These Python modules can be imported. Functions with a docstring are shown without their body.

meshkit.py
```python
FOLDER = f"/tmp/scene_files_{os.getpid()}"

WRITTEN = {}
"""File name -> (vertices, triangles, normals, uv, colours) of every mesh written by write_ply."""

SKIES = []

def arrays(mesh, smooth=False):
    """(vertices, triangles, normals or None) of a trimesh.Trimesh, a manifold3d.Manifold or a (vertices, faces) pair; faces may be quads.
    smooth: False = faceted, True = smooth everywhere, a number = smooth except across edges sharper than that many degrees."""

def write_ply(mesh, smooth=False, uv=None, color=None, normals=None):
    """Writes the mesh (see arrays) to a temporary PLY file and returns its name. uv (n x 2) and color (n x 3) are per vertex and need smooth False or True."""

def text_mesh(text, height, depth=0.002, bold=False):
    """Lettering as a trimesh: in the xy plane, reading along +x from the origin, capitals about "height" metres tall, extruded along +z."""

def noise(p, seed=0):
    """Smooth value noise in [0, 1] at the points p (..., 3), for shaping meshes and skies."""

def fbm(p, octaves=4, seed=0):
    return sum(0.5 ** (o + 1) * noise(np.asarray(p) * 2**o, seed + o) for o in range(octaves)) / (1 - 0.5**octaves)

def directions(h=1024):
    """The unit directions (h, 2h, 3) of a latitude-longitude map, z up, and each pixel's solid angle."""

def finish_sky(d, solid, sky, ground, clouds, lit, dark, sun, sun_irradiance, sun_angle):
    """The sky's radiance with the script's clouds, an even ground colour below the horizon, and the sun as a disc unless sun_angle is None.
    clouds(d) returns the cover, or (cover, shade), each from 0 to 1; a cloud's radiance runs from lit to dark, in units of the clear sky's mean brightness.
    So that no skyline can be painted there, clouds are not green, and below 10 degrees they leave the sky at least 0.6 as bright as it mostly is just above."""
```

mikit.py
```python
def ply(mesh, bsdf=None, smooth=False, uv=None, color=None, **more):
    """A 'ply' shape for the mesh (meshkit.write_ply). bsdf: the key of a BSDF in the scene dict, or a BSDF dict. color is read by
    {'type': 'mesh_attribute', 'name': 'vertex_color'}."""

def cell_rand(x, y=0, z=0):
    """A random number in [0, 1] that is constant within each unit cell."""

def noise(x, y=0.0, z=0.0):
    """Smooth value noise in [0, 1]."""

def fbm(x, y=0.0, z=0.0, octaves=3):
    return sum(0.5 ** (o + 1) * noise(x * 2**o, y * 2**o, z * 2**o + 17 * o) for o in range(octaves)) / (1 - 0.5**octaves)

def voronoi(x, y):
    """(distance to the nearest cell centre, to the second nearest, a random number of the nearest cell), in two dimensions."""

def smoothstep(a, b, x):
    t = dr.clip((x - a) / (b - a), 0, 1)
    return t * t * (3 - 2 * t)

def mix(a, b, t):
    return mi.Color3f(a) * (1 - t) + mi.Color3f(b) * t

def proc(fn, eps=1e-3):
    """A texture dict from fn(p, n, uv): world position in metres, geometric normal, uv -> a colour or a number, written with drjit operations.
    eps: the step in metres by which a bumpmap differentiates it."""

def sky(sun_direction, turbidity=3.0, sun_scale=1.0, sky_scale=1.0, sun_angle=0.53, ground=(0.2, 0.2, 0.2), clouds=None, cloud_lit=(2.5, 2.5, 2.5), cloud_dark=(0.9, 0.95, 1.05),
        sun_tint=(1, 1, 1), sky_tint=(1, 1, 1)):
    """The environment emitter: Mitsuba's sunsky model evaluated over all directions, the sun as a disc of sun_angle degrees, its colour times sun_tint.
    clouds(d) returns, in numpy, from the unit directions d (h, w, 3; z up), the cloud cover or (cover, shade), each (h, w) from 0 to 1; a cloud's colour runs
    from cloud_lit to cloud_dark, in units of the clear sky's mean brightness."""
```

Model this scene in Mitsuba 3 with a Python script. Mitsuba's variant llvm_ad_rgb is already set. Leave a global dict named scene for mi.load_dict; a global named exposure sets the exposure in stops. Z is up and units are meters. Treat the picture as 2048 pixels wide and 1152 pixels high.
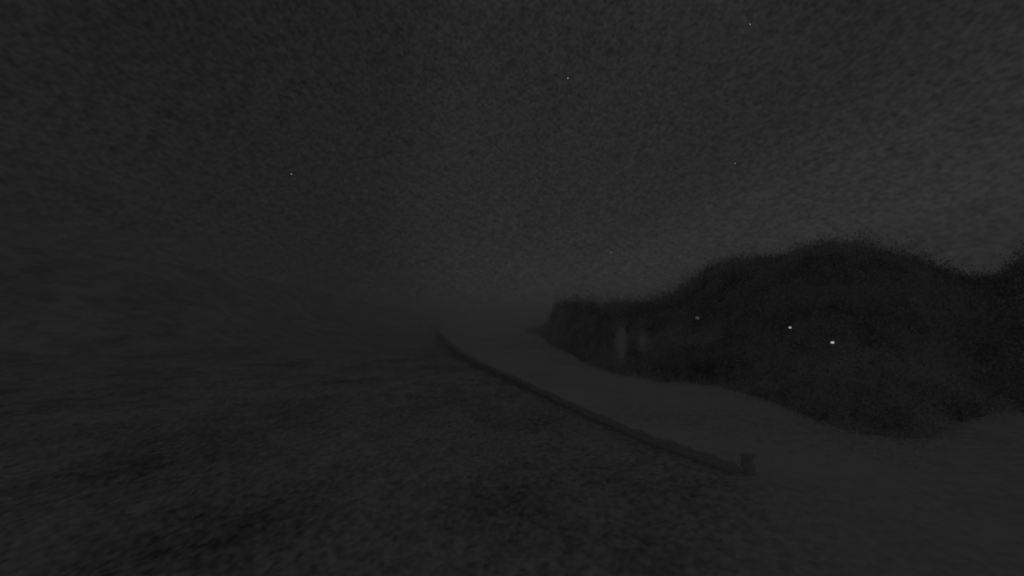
import math, numpy as np, trimesh, mitsuba as mi, mikit, meshkit
scene, labels = {}, {}
T = mi.ScalarTransform4f
exposure = 0.18

# ---------------------------------------------------------------- camera, sky, air
CAM_Z = 16.0
F = 720.0                                   # focal length in pixels of a 2048 wide frame
PITCH = math.atan(74 / F)                   # horizon lies 74 px below the middle of the frame
scene['air'] = {'type': 'homogeneous', 'albedo': 0.98, 'sigma_t': 0.0013, 'phase': {'type': 'hg', 'g': 0.88}}
scene['camera'] = {'type': 'thinlens', 'aperture_radius': 0.0048, 'focus_distance': 2.0,   # the webcam is focused short: far things are soft
                   'fov': 2 * math.degrees(math.atan(1024 / F)), 'fov_axis': 'x',
                   'near_clip': 0.1, 'far_clip': 30000.0,
                   'to_world': T().look_at(origin=[0, 0, CAM_Z], target=[0, math.cos(PITCH), CAM_Z + math.sin(PITCH)], up=[0, 0, 1]),
                   'medium': {'type': 'ref', 'id': 'air'}}

LIT, DARK = 0.055, 0.0                    # radiance of the palest and the darkest cloud of this night
def night_clouds(d):
    az = np.degrees(np.arctan2(d[..., 0], d[..., 1])); el = np.degrees(np.arcsin(np.clip(d[..., 2], -1, 1)))
    b = 0.0172 + 0.0058 * np.exp(-el / 16)
    b += 0.0068 * np.exp(-((az - 62) / 40) ** 2 - (el / 24) ** 2)           # glow of a far town behind the hill
    b += 0.0022 * np.exp(-((az + 1) / 16) ** 2 - (el / 10) ** 2)
    b -= 0.0050 * np.exp(-((az + 45) / 34) ** 2 - ((el - 42) / 22) ** 2)     # thicker cloud upper left
    b -= 0.0075 * np.exp(-((az + 55) / 34) ** 2 - ((el - 4) / 12) ** 2)
    h = 1 / (np.maximum(d[..., 2], 0) + 0.10)                                   # a flat layer of cloud, drawn out into streets
    w = np.stack([d[..., 0] * h * 0.85 + 0.12 * d[..., 1] * h, d[..., 1] * h * 0.20, np.full(h.shape, 3.3)], -1)
    b *= 1 + 1.15 * (meshkit.fbm(w, 3, 5) - 0.5)
    q = d * 210
    b *= 1 + 0.85 * (meshkit.noise(q, 11) - 0.5) + 0.45 * (meshkit.noise(q * 0.53, 12) - 0.5)   # fine mottle
    return np.ones(d.shape[:2]), (LIT - b) / (LIT - DARK)
_s = mikit.sky([0.4, 0.8, 0.3], turbidity=3, sun_scale=0.0, sky_scale=0.002, ground=(0.3, 0.3, 0.3),
               clouds=lambda d: np.ones(d.shape[:2]), cloud_lit=(1, 1, 1), cloud_dark=(1, 1, 1))
_up = np.array(_s['bitmap'])[20, 30].mean()
scene['sky'] = mikit.sky([0.4, 0.8, 0.3], turbidity=3, sun_scale=0.0, sky_scale=0.002, ground=(0.3, 0.3, 0.3),
                         clouds=night_clouds, cloud_lit=(LIT / _up,) * 3, cloud_dark=(DARK / _up,) * 3)

# ---------------------------------------------------------------- helpers
def ray(px, py):
    x, y = (px - 1024) / F, (576 - py) / F
    d = np.array([x, math.cos(PITCH) - y * math.sin(PITCH), math.sin(PITCH) + y * math.cos(PITCH)])
    return d / np.linalg.norm(d)
def azel(px, py):
    d = ray(px, py); return math.degrees(math.atan2(d[0], d[1])), d[2] / math.hypot(d[0], d[1])
def on_ground(px, py, z=0.0):
    d = ray(px, py); t = (z - CAM_Z) / d[2]; return np.array([d[0] * t, d[1] * t])
def numbered(key):
    if key not in scene and not any(k.startswith(key + '__') for k in scene): return key
    n = 1
    while f'{key}_{n:03d}' in scene or any(k.startswith(f'{key}_{n:03d}__') for k in scene): n += 1
    return f'{key}_{n:03d}'
def obj(name, mesh, bsdf, parent=None, smooth=False, color=None, **more):
    key = numbered(parent + '__' + name if parent else name)
    scene[key] = mikit.ply(mesh, bsdf, smooth=smooth, color=color, **more)
    return key
def grid_faces(n, m, wrap=False):
    i, j = np.meshgrid(np.arange(n - 1), np.arange(m - 1), indexing='ij')
    a = i * m + j
    q = np.stack([a, a + 1, a + m + 1, a + m], -1).reshape(-1, 4)
    return np.vstack([q[:, [0, 1, 2]], q[:, [0, 2, 3]]])
def fb(x, y, s, o=4, seed=0):
    return meshkit.fbm(np.stack([np.asarray(x) / s, np.asarray(y) / s, np.full(np.shape(x), 7.3)], -1), o, seed)
def seg_dist(x, y, line):
    best = np.full(np.shape(x), 1e9); side = np.zeros(np.shape(x))
    for (ax, ay), (bx, by) in zip(line[:-1], line[1:]):
        ux, uy = bx - ax, by - ay; L = ux * ux + uy * uy
        t = np.clip(((x - ax) * ux + (y - ay) * uy) / L, 0, 1)
        d = np.hypot(x - ax - t * ux, y - ay - t * uy)
        c = ux * (y - ay) - uy * (x - ax)
        side = np.where(d < best, np.sign(c), side); best = np.minimum(best, d)
    return best * side

VC = {'type': 'mesh_attribute', 'name': 'vertex_color'}
def rgb(v): return {'type': 'rgb', 'value': [v, v, v] if np.isscalar(v) else v}
scene['soil'] = {'type': 'twosided', 'b': {'type': 'diffuse', 'reflectance': VC}}
scene['leaf'] = {'type': 'twosided', 'b': {'type': 'diffuse', 'reflectance': VC}}
scene['stone'] = {'type': 'twosided', 'b': {'type': 'diffuse', 'reflectance': mikit.proc(
    lambda p, n, uv: mi.Color3f(1.0) * (0.48 + 0.28 * mikit.fbm(p.x * 2.2, p.y * 2.2, p.z * 3.0, 3)))}}
scene['painted_steel'] = {'type': 'principled', 'base_color': rgb(0.5), 'roughness': 0.6, 'metallic': 0.2}

# ---------------------------------------------------------------- where the wall runs and where the hill begins
wall_px = [(1476, 948), (1400, 919), (1300, 885), (1200, 842), (1100, 795), (1040, 768), (960, 732), (915, 707), (896, 690), (884, 675), (877, 665), (872, 660)]
wall_line = np.array([on_ground(*p) for p in wall_px])
edge = [on_ground(*p) for p in ((2100, 1600), (1900, 1200), (1700, 1060), (1560, 975))] + list(wall_line)
edge = np.array(edge)
far = wall_line[-1]; edge = np.vstack([edge, far * 6])

def ground_z(x, y):
    r = np.hypot(x, y)
    z = 0.5 * (fb(x, y, 40, 3, 3) - 0.5) + 0.22 * (fb(x, y, 6, 3, 4) - 0.5)
    z = z + 0.16 * (fb(x, y, 0.9, 3, 8) - 0.5) * np.clip(90 / np.maximum(r, 1), 0, 1)
    return z

# ---------------------------------------------------------------- ground and near field (one terrain, two grounds)
az = np.radians(np.concatenate([np.linspace(-180, -66, 40)[:-1], np.linspace(-66, 66, 620), np.linspace(66, 180, 40)[1:]]))
rr = np.concatenate([[0.5, 4, 8], np.geomspace(11, 5200, 560)])
R, A = np.meshgrid(rr, az, indexing='ij')
X, Y = R * np.sin(A), R * np.cos(A)
Z = ground_z(X, Y)
sd = seg_dist(X, Y, edge)                                  # > 0 on the near, left side
near_d = np.hypot(X - wall_line[0][0], Y - wall_line[0][1])
sharp = 0.4 + 0.0 * R
along = ((X - wall_line[0][0]) * 0.5 - (Y - wall_line[0][1]) * 0.86)   # metres past the wall's near end, towards the viewer's right
sharp = np.where(along > 0, 0.4 + along * 0.75, 0.4)
fieldness = 1 / (1 + np.exp(-np.clip(sd / sharp, -30, 30)))
def flat_noise(x, y, scales, seed):                        # about as strong at every scale
    return sum(meshkit.noise(np.stack([x / q, y / q, np.full(x.shape, q * 3.1)], -1), seed + i) - 0.5 for i, q in enumerate(scales))
pale = 0.95 + 0.22 * flat_noise(X, Y, (30, 11, 1.1, .6, .3), 21)
dark = 0.71 - 0.60 * (fb(X, Y, 15, 3, 31) - 0.45).clip(0) + 0.40 * flat_noise(X, Y, (.55, .34, .22), 35) + 0.15 * flat_noise(X, Y, (6, 2.5), 45) * np.clip(R / 60, 0.3, 2.2)
for (px, py), size, much in (((500, 1040), 5.0, .24), ((250, 960), 9.0, .12), ((1000, 1010), 6.0, .16), ((1300, 1120), 4.0, .10), ((300, 1100), 6.0, .16)):   # darker rank growth
    q = on_ground(px, py)
    dark = dark - much * np.exp(-np.hypot(X - q[0], Y - q[1]) ** 2 / size ** 2) * (0.4 + 1.2 * fb(X, Y, 3.0, 3, 38))
dark = dark - 0.12 * np.exp(-np.maximum(sd, 0) / (1.0 + 0.02 * R)) * (along < 0)      # rank growth along the wall's foot
alb = (pale * (1 - fieldness) + dark * fieldness).clip(0.04, 0.97)
V = np.stack([X, Y, Z], -1).reshape(-1, 3); C = np.repeat(alb.reshape(-1, 1), 3, 1)
Fc = grid_faces(*X.shape)[:, ::-1]
cen = sd.reshape(-1)[Fc].mean(1)
def submesh(mask):
    f = Fc[mask]; u, inv = np.unique(f, return_inverse=True)
    return trimesh.Trimesh(V[u], inv.reshape(-1, 3), process=False), C[u]
for key, mask in (('ground', cen <= 0), ('field', cen > 0)):
    m, c = submesh(mask)
    scene[key] = mikit.ply(m, 'soil', smooth=True, color=c)
labels['ground'] = {'kind': 'structure', 'label': 'pale open ground between the dark wall and the dark hill'}
labels['field'] = {'kind': 'structure', 'label': 'darker rough near ground left of the dark wall'}

# ---------------------------------------------------------------- hills
class Hill:
    def __init__(self, crest_px, foot_px, crest_r, power, rough, n_az, n_r, back, seed, soft=0):
        ce = np.array([azel(px, py + soft) for px, py in crest_px])
        fa, fr = [], []
        for p in foot_px:
            q = on_ground(*p); fa.append(math.degrees(math.atan2(q[0], q[1]))); fr.append(math.hypot(*q))
        self.a0, self.a1 = ce[0, 0], ce[-1, 0]
        self.el = lambda a: np.interp(a, ce[:, 0], ce[:, 1])
        self.foot = lambda a: np.interp(a, fa, fr)
        self.crest = lambda a: np.maximum(np.interp(a, [c[0] for c in crest_r], [c[1] for c in crest_r]), self.foot(a) * 1.25)
        self.power, self.rough, self.back, self.seed = power, rough, back, seed
        aa = np.linspace(self.a0, self.a1, n_az)
        tt = np.concatenate([np.linspace(0, 1, n_r), np.linspace(1, back, 14)[1:]])
        TT, AA = np.meshgrid(tt, aa, indexing='ij')
        f, c = self.foot(AA), self.crest(AA)
        RR = f + (c - f) * TT
        self.x, self.y = RR * np.sin(np.radians(AA)), RR * np.cos(np.radians(AA))
        self.aa, self.tt, self.rr = AA, TT, RR
        self.z = self.height(AA, RR)
    def height(self, a, r):
        f, c = self.foot(a), self.crest(a)
        t = (r - f) / (c - f)
        top = CAM_Z + self.el(a) * c
        up = np.where(t < 1, np.clip(t, 0, 1) ** self.power, 1 - 0.75 * np.clip((t - 1) / (self.back - 1), 0, 1) ** 1.5)
        x, y = r * np.sin(np.radians(a)), r * np.cos(np.radians(a))
        n = (fb(x, y, 60, 4, self.seed) - 0.5) * np.clip(t * (1.15 - t), 0, 1) * 4
        lim = CAM_Z + self.el(a) * r                       # nothing stands higher than the skyline
        z = -0.6 + (top + 0.6) * up + self.rough * n
        return np.where(t < 1, np.minimum(z, np.maximum(lim, -0.6 + (top + 0.6) * up)), z)
    def mesh(self):
        v = np.stack([self.x, self.y, self.z], -1).reshape(-1, 3)
        return trimesh.Trimesh(v, grid_faces(*self.x.shape)[:, ::-1], process=False)

right_crest = [(1050, 656), (1075, 650), (1096, 642), (1106, 625), (1112, 606), (1130, 601), (1200, 604), (1260, 606), (1300, 604), (1350, 586), (1390, 556), (1430, 527), (1480, 517),
               (1560, 511), (1600, 497), (1650, 487), (1700, 486), (1750, 496), (1800, 509), (1850, 524), (1900, 547), (1950, 556), (2000, 550), (2048, 515), (2200, 470), (2500, 470)]
right_foot = [(1050, 664), (1100, 690), (1160, 722), (1230, 750), (1320, 764), (1420, 770), (1530, 802), (1620, 842), (1700, 876), (1800, 893), (1860, 890), (1920, 848), (1980, 830), (2048, 826), (2200, 830), (2500, 880)]
hill = Hill(right_crest, right_foot, [(0, 380), (8, 290), (20, 220), (40, 200), (60, 220)], 1.25, 1.6, 420, 150, 1.7, 51, soft=6)        # the scrub on the crest stands a little above this line
left_crest = [(-700, 500), (-300, 490), (0, 492), (128, 500), (300, 522), (500, 552), (650, 585), (780, 617), (850, 639), (884, 654)]
left_foot = [(-700, 720), (-300, 720), (0, 715), (300, 704), (500, 692), (700, 678), (800, 670), (884, 661)]
lhill = Hill(left_crest, left_foot, [(-70, 430), (-40, 560), (-10, 1200)], 1.3, 2.0, 320, 170, 1.6, 61)
for key, hl, base, var, lab in (('hill', hill, 0.72, 0.3, 'dark hill rising on the right with a few small lights on it'),
                                ('hill_left', lhill, 0.70, 0.2, 'low dim hill sloping down from the left towards the middle')):
    a = base + var * (fb(hl.x, hl.y, 25, 4, 71) - 0.5) * 2
    if hl is lhill: a = a + 0.30 * flat_noise(hl.x, hl.y, (9, 5, 2.6), 73)
    if hl is hill:
        ac = math.degrees(math.atan2(*on_ground(1243, 740)))
        a = a + 0.5 * np.exp(-((hl.aa - ac - 0.6 * (hl.tt - .3)) / 0.9) ** 2 - ((hl.tt - 0.34) / 0.22) ** 2)    # a bare pale gully
        a = a + 0.26 * np.exp(-((hl.aa - ac - 3.2) / 0.8) ** 2 - ((hl.tt - 0.38) / 0.16) ** 2)
    c = np.repeat(a.clip(0.03, 0.95).reshape(-1, 1), 3, 1)
    scene[key] = mikit.ply(hl.mesh(), 'soil', smooth=True, color=c)
    labels[key] = {'kind': 'structure', 'label': lab}

# ---------------------------------------------------------------- lamps (before the scrub, which keeps clear of them)
def lamp_spot(px, py, h):
    d = ray(px, py); a = math.degrees(math.atan2(d[0], d[1])); k = d[2] / math.hypot(d[0], d[1])
    rs = np.linspace(float(hill.foot(a)) + 4, float(hill.crest(a)), 4000)
    gap = CAM_Z + k * rs - hill.height(np.full(rs.shape, a), rs)
    i = int(np.argmax(gap < h)); r = rs[i]
    return np.array([r * math.sin(math.radians(a)), r * math.cos(math.radians(a)), CAM_Z + k * r - h]), a, r
lamps = []
def street_lamp(px, py, label, rad, size, h=5.0):
    p, a, r = lamp_spot(px, py, h)
    key = numbered('street_lamp')
    s = size * r                                                     # the luminaire's width in metres
    to = T().translate(p.tolist()).rotate([0, 0, 1], -a)              # local -y looks at the viewer's side of the hill
    pole = trimesh.creation.revolve(np.array([[0.11, -1.0], [0.11, 0.9], [0.075, 1.0], [0.05, h + 0.25], [0, h + 0.25]]), sections=12)
    pole.apply_translation([0, 0.35, 0])
    arm = trimesh.creation.cylinder(radius=0.035, segment=[[0, 0.35, h + 0.15], [0, 0.05, h + 0.22]], sections=10)
    w, hh = s, s * 0.8
    shade = trimesh.creation.box([w * 1.12, 0.16, hh * 1.12]); shade.apply_translation([0, 0.10, h])
    lens = trimesh.creation.icosphere(3); lens.apply_scale([w / 2, 0.07, hh / 2]); lens.apply_translation([0, 0.0, h])
    for name, m, sm in (('pole', pole, 30), ('arm', arm, 30), ('lamp_housing', shade, False)):
        scene[f'{key}__{name}'] = mikit.ply(m, 'painted_steel', smooth=sm, to_world=to)
    scene[f'{key}__lamp_glass'] = {**mikit.ply(lens, 'painted_steel', smooth=True, to_world=to), 'emitter': {'type': 'area', 'radiance': rgb(rad)}}
    labels[key] = {'label': label, 'category': 'lamp', 'group': 'small lights on the dark hill'}
    lamps.append((p, a, r, h)); return key
street_lamp(1580, 655, 'bright white light on the dark hill, the upper left of the bright pair', 0.36, 0.0050)
street_lamp(1665, 685, 'brightest white light on the dark hill, the lower right of the bright pair', 0.48, 0.0056)
street_lamp(1395, 636, 'dim hazy light on the dark hill, leftmost of its three lights', 0.048, 0.0085)

# ---------------------------------------------------------------- scrub on the hill: a mass nobody could count
rng = np.random.default_rng(4)
def scrub(hl, n, seed, base, var, hole):
    g = np.random.default_rng(seed)
    a, t = g.uniform(hl.a0, min(hl.a1, 62), n), g.uniform(-0.12, 1.06, n)
    f, c = hl.foot(a), hl.crest(a); r = f + (c - f) * t
    x, y = r * np.sin(np.radians(a)), r * np.cos(np.radians(a))
    clump = 0.5 * fb(x, y, 4.5, 3, 81) + 0.5 * fb(x, y, 22, 3, 84)
    tall = (0.5 + 4.5 * (fb(x, y, 13, 3, 82) - 0.25).clip(0)) * np.clip(r / 150, 0.5, 2.2)
    up = g.exponential(1.0, n) * tall * 0.75
    z = np.where(t < 0, ground_z(x, y), hl.height(a, r)) + up
    leaf = 0.17 * np.clip(r / 90, 0.6, 2.4) * np.where(t < 0, 0.6, np.where(t > 0.9, 0.75, 1.0)) * g.uniform(0.6, 1.6, n)
    keep = (clump > 0.40 + 0.10 * g.normal(size=n)) & (up < 4.0 * tall)
    keep &= (t > 0) | (g.uniform(0, 1, n) < 0.4 * (1 + t / 0.12))
    for p, la, lr, h in lamps:
        sight = CAM_Z + (p[2] + h - CAM_Z) / lr * r                # height of the line of sight to the lamp
        keep &= ~((np.abs(a - la) * math.pi / 180 * r < 1.2) & (r < lr + 1.5) & (z > sight - 1.2))
    keep &= g.uniform(0, 1, n) > np.maximum(1.5 * np.exp(-((a - hole - 0.6 * (t - .3)) / 1.1) ** 2 - ((t - 0.38) / 0.30) ** 2), 1.15 * np.exp(-((a - hole - 3.2) / 0.8) ** 2 - ((t - 0.42) / 0.22) ** 2))
    x, y, z, leaf, a = x[keep], y[keep], z[keep], leaf[keep], a[keep]; n = len(x)
    u = g.normal(size=(n, 3, 3)); u /= np.linalg.norm(u, axis=-1, keepdims=True)
    v = (np.stack([x, y, z], -1)[:, None] + u * leaf[:, None, None] * np.array([1, 1, 1.3])).reshape(-1, 3)
    tone = flat_noise(x, y, (9, 2.4, 1.2), 86)
    col = (base * (1 + var * (2 * g.uniform(size=n) - 1)) * (1 + 1.1 * tone)).clip(0.02, 0.85)
    return trimesh.Trimesh(v, np.arange(len(v)).reshape(-1, 3), process=False), np.repeat(col, 9).reshape(-1, 3)
m, c = scrub(hill, 600000, 5, 0.62, 0.7, ac)
scene['scrub'] = mikit.ply(m, 'leaf', smooth=False, color=c)
labels['scrub'] = {'kind': 'stuff', 'label': 'dark rough scrub covering the hill on the right', 'category': 'scrub'}

# ---------------------------------------------------------------- the dark wall and the pillar at its near end
def wall_mesh(line):
    pts = [line[0]]
    for a, b in zip(line[:-1], line[1:]):
        d = np.linalg.norm(b - a); q = a
        t = 0.0
        while t < 1:
            t += np.clip(np.linalg.norm(q) / 150, 0.25, 6) / d
            q = a + (b - a) * min(t, 1); pts.append(q)
    p = np.array(pts)
    k = 7
    for _ in range(3):
        p[1:-1] = (p[:-2] + 2 * p[1:-1] + p[2:]) / 4
    tg = np.gradient(p, axis=0); tg /= np.linalg.norm(tg, axis=1, keepdims=True); nr = np.stack([-tg[:, 1], tg[:, 0]], -1)
    dist = np.linalg.norm(p, axis=1)
    hgt = np.interp(dist, [40, 60, 110, 250, 700], [0.9, 1.1, 1.5, 2.0, 2.8]) * (0.72 + 0.56 * fb(p[:, 0], p[:, 1], 5.0, 3, 97)) 
    wid = np.interp(dist, [40, 110, 700], [0.75, 1.1, 2.2])  
    gz = ground_z(p[:, 0], p[:, 1])
    prof = np.array([[-.62, -.2], [-.58, .15], [-.52, .4], [-.47, .63], [-.39, .82], [-.24, .94], [0, 1.0], [.24, .95], [.42, .83], [.56, .64], [.72, .4], [.9, .15], [1.0, -.2]])
    rows = []
    for (u, w) in prof:
        q = np.column_stack([p + nr * (u * wid)[:, None], gz + w * hgt])
        rows.append(q)
    v = np.stack(rows, 1)
    nz = np.stack([meshkit.fbm(v / 0.9 , 3, s) - 0.5 for s in (1, 2, 3)], -1)
    v = v + nz * np.array([.42, .42, .6]) * (wid / 0.9)[:, None, None]
    faces = grid_faces(*v.shape[:2])
    n, mm = v.shape[:2]
    caps = [[0, j + 1, j] for j in range(1, mm - 1)] + [[(n - 1) * mm, (n - 1) * mm + j, (n - 1) * mm + j + 1] for j in range(1, mm - 1)]
    return trimesh.Trimesh(v.reshape(-1, 3), np.vstack([faces, caps]), process=False)
key = obj('stone_wall', wall_mesh(wall_line), 'stone', smooth=35)
labels[key] = {'label': 'long low dark wall curving away along the edge of the near ground', 'category': 'wall'}

def pillar(p):
    base = trimesh.creation.box([1.0, 0.9, 2.0]); base.apply_translation([0, 0, 0.85])
    for _ in range(4): base = base.subdivide()
    v = base.vertices.copy(); k = 1 - 0.12 * v[:, 2:3] / 2.3
    v[:, :2] *= k; v += (np.stack([meshkit.fbm(v / 0.4, 3, s) - 0.5 for s in (4, 5, 6)], -1)) * 0.34
    base.vertices = v
    cap = trimesh.creation.box([1.08, 0.98, 0.20])
    for _ in range(3): cap = cap.subdivide()
    w = cap.vertices.copy(); w += (np.stack([meshkit.fbm(w / 0.5, 3, s) - 0.5 for s in (7, 8, 9)], -1)) * 0.12; w[:, 2] += 1.91; cap.vertices = w
    to = T().translate([float(p[0]), float(p[1]), float(ground_z(p[0], p[1]))]).rotate([0, 0, 1], 25)
    scene['stone_pillar__shaft'] = mikit.ply(base, 'stone', smooth=40, to_world=to)
    scene['stone_pillar__cap'] = mikit.ply(cap, 'stone', smooth=40, to_world=to)
    labels['stone_pillar'] = {'label': 'short dark upright pillar at the near end of the low dark wall', 'category': 'pillar'}
pillar(on_ground(1497, 948))

# ---------------------------------------------------------------- rank growth against the wall's foot
def growth(line, n, seed):
    g = np.random.default_rng(seed)
    L = np.linalg.norm(np.diff(line, axis=0), axis=1); dist = np.linalg.norm(line, axis=1)
    wgt = L / (0.5 * (dist[:-1] + dist[1:])); i = g.choice(len(L), n, p=wgt / wgt.sum()); t = g.uniform(0, 1, n)[:, None]
    p = line[i] * (1 - t) + line[i + 1] * t
    tg = (line[i + 1] - line[i]) / L[i][:, None]; nr = np.stack([-tg[:, 1], tg[:, 0]], -1)
    r = np.linalg.norm(p, axis=1); k = np.clip(r / 50, 0.8, 4)
    toward = np.where((nr * p).sum(1) < 0, 1.0, -1.0)                  # the side of the near ground
    off = np.where(g.uniform(0, 1, n) < 0.85, 0.25 + g.exponential(0.55, n), -0.45 - g.exponential(0.25, n)) * k
    p = p + nr * (toward * off)[:, None]
    tall = (0.30 + 1.3 * (fb(p[:, 0], p[:, 1], 2.5, 3, 93) - 0.35).clip(0)) * k * np.exp(-np.abs(off) / (1.2 * k))
    z = ground_z(p[:, 0], p[:, 1]) + g.uniform(0, 1, n) * tall
    u = g.normal(size=(n, 3, 3)); u /= np.linalg.norm(u, axis=-1, keepdims=True)
    v = (np.column_stack([p, z])[:, None] + u * (0.055 * k)[:, None, None] * np.array([1, 1, 1.5])).reshape(-1, 3)
    col = 0.55 * (1 + 0.5 * (2 * g.uniform(size=n) - 1))
    return trimesh.Trimesh(v, np.arange(len(v)).reshape(-1, 3), process=False), np.repeat(col, 9).reshape(-1, 3)
m, c = growth(wall_line, 70000, 9)
scene['rough_grass'] = mikit.ply(m, 'leaf', smooth=False, color=c)
labels['rough_grass'] = {'kind': 'stuff', 'label': 'rough growth along the foot of the low dark wall', 'category': 'grass'}

# ---------------------------------------------------------------- the brightest stars between the clouds
def star(px, py, rad, label):
    d = ray(px, py); key = numbered('star')
    m = trimesh.creation.icosphere(1, 10.0)
    scene[key] = {**mikit.ply(m, 'painted_steel', smooth=True, to_world=T().translate((d * 9500).tolist())), 'emitter': {'type': 'area', 'radiance': rgb(rad)}}
    labels[key] = {'label': label, 'category': 'star', 'group': 'faint stars in the cloudy sky'}
star(1136, 155, 0.55, 'brightest faint star, high in the sky just right of the middle')
star(583, 347, 0.55, 'faint star alone in the left part of the sky')
star(1500, 47, 0.36, 'faint star nearest the top edge, on the right')
star(1222, 503, 0.4, 'faint star low in the sky above the flat end of the dark hill')
star(1470, 325, 0.26, 'faint star right of the middle, well above the dark hill slope')

# ---------------------------------------------------------------- haze box
top = max(m.z.max() for m in (hill, lhill)) + 6                  # just above the highest thing
scene['haze'] = {'type': 'cube', 'to_world': T().translate([0, 0, (top - 4) / 2]).scale([5600, 5600, (top + 4) / 2]), 'bsdf': {'type': 'null'}, 'interior': {'type': 'ref', 'id': 'air'}}
labels['haze'] = {'kind': 'stuff', 'label': 'thin night haze hanging over the whole scene', 'category': 'haze'}
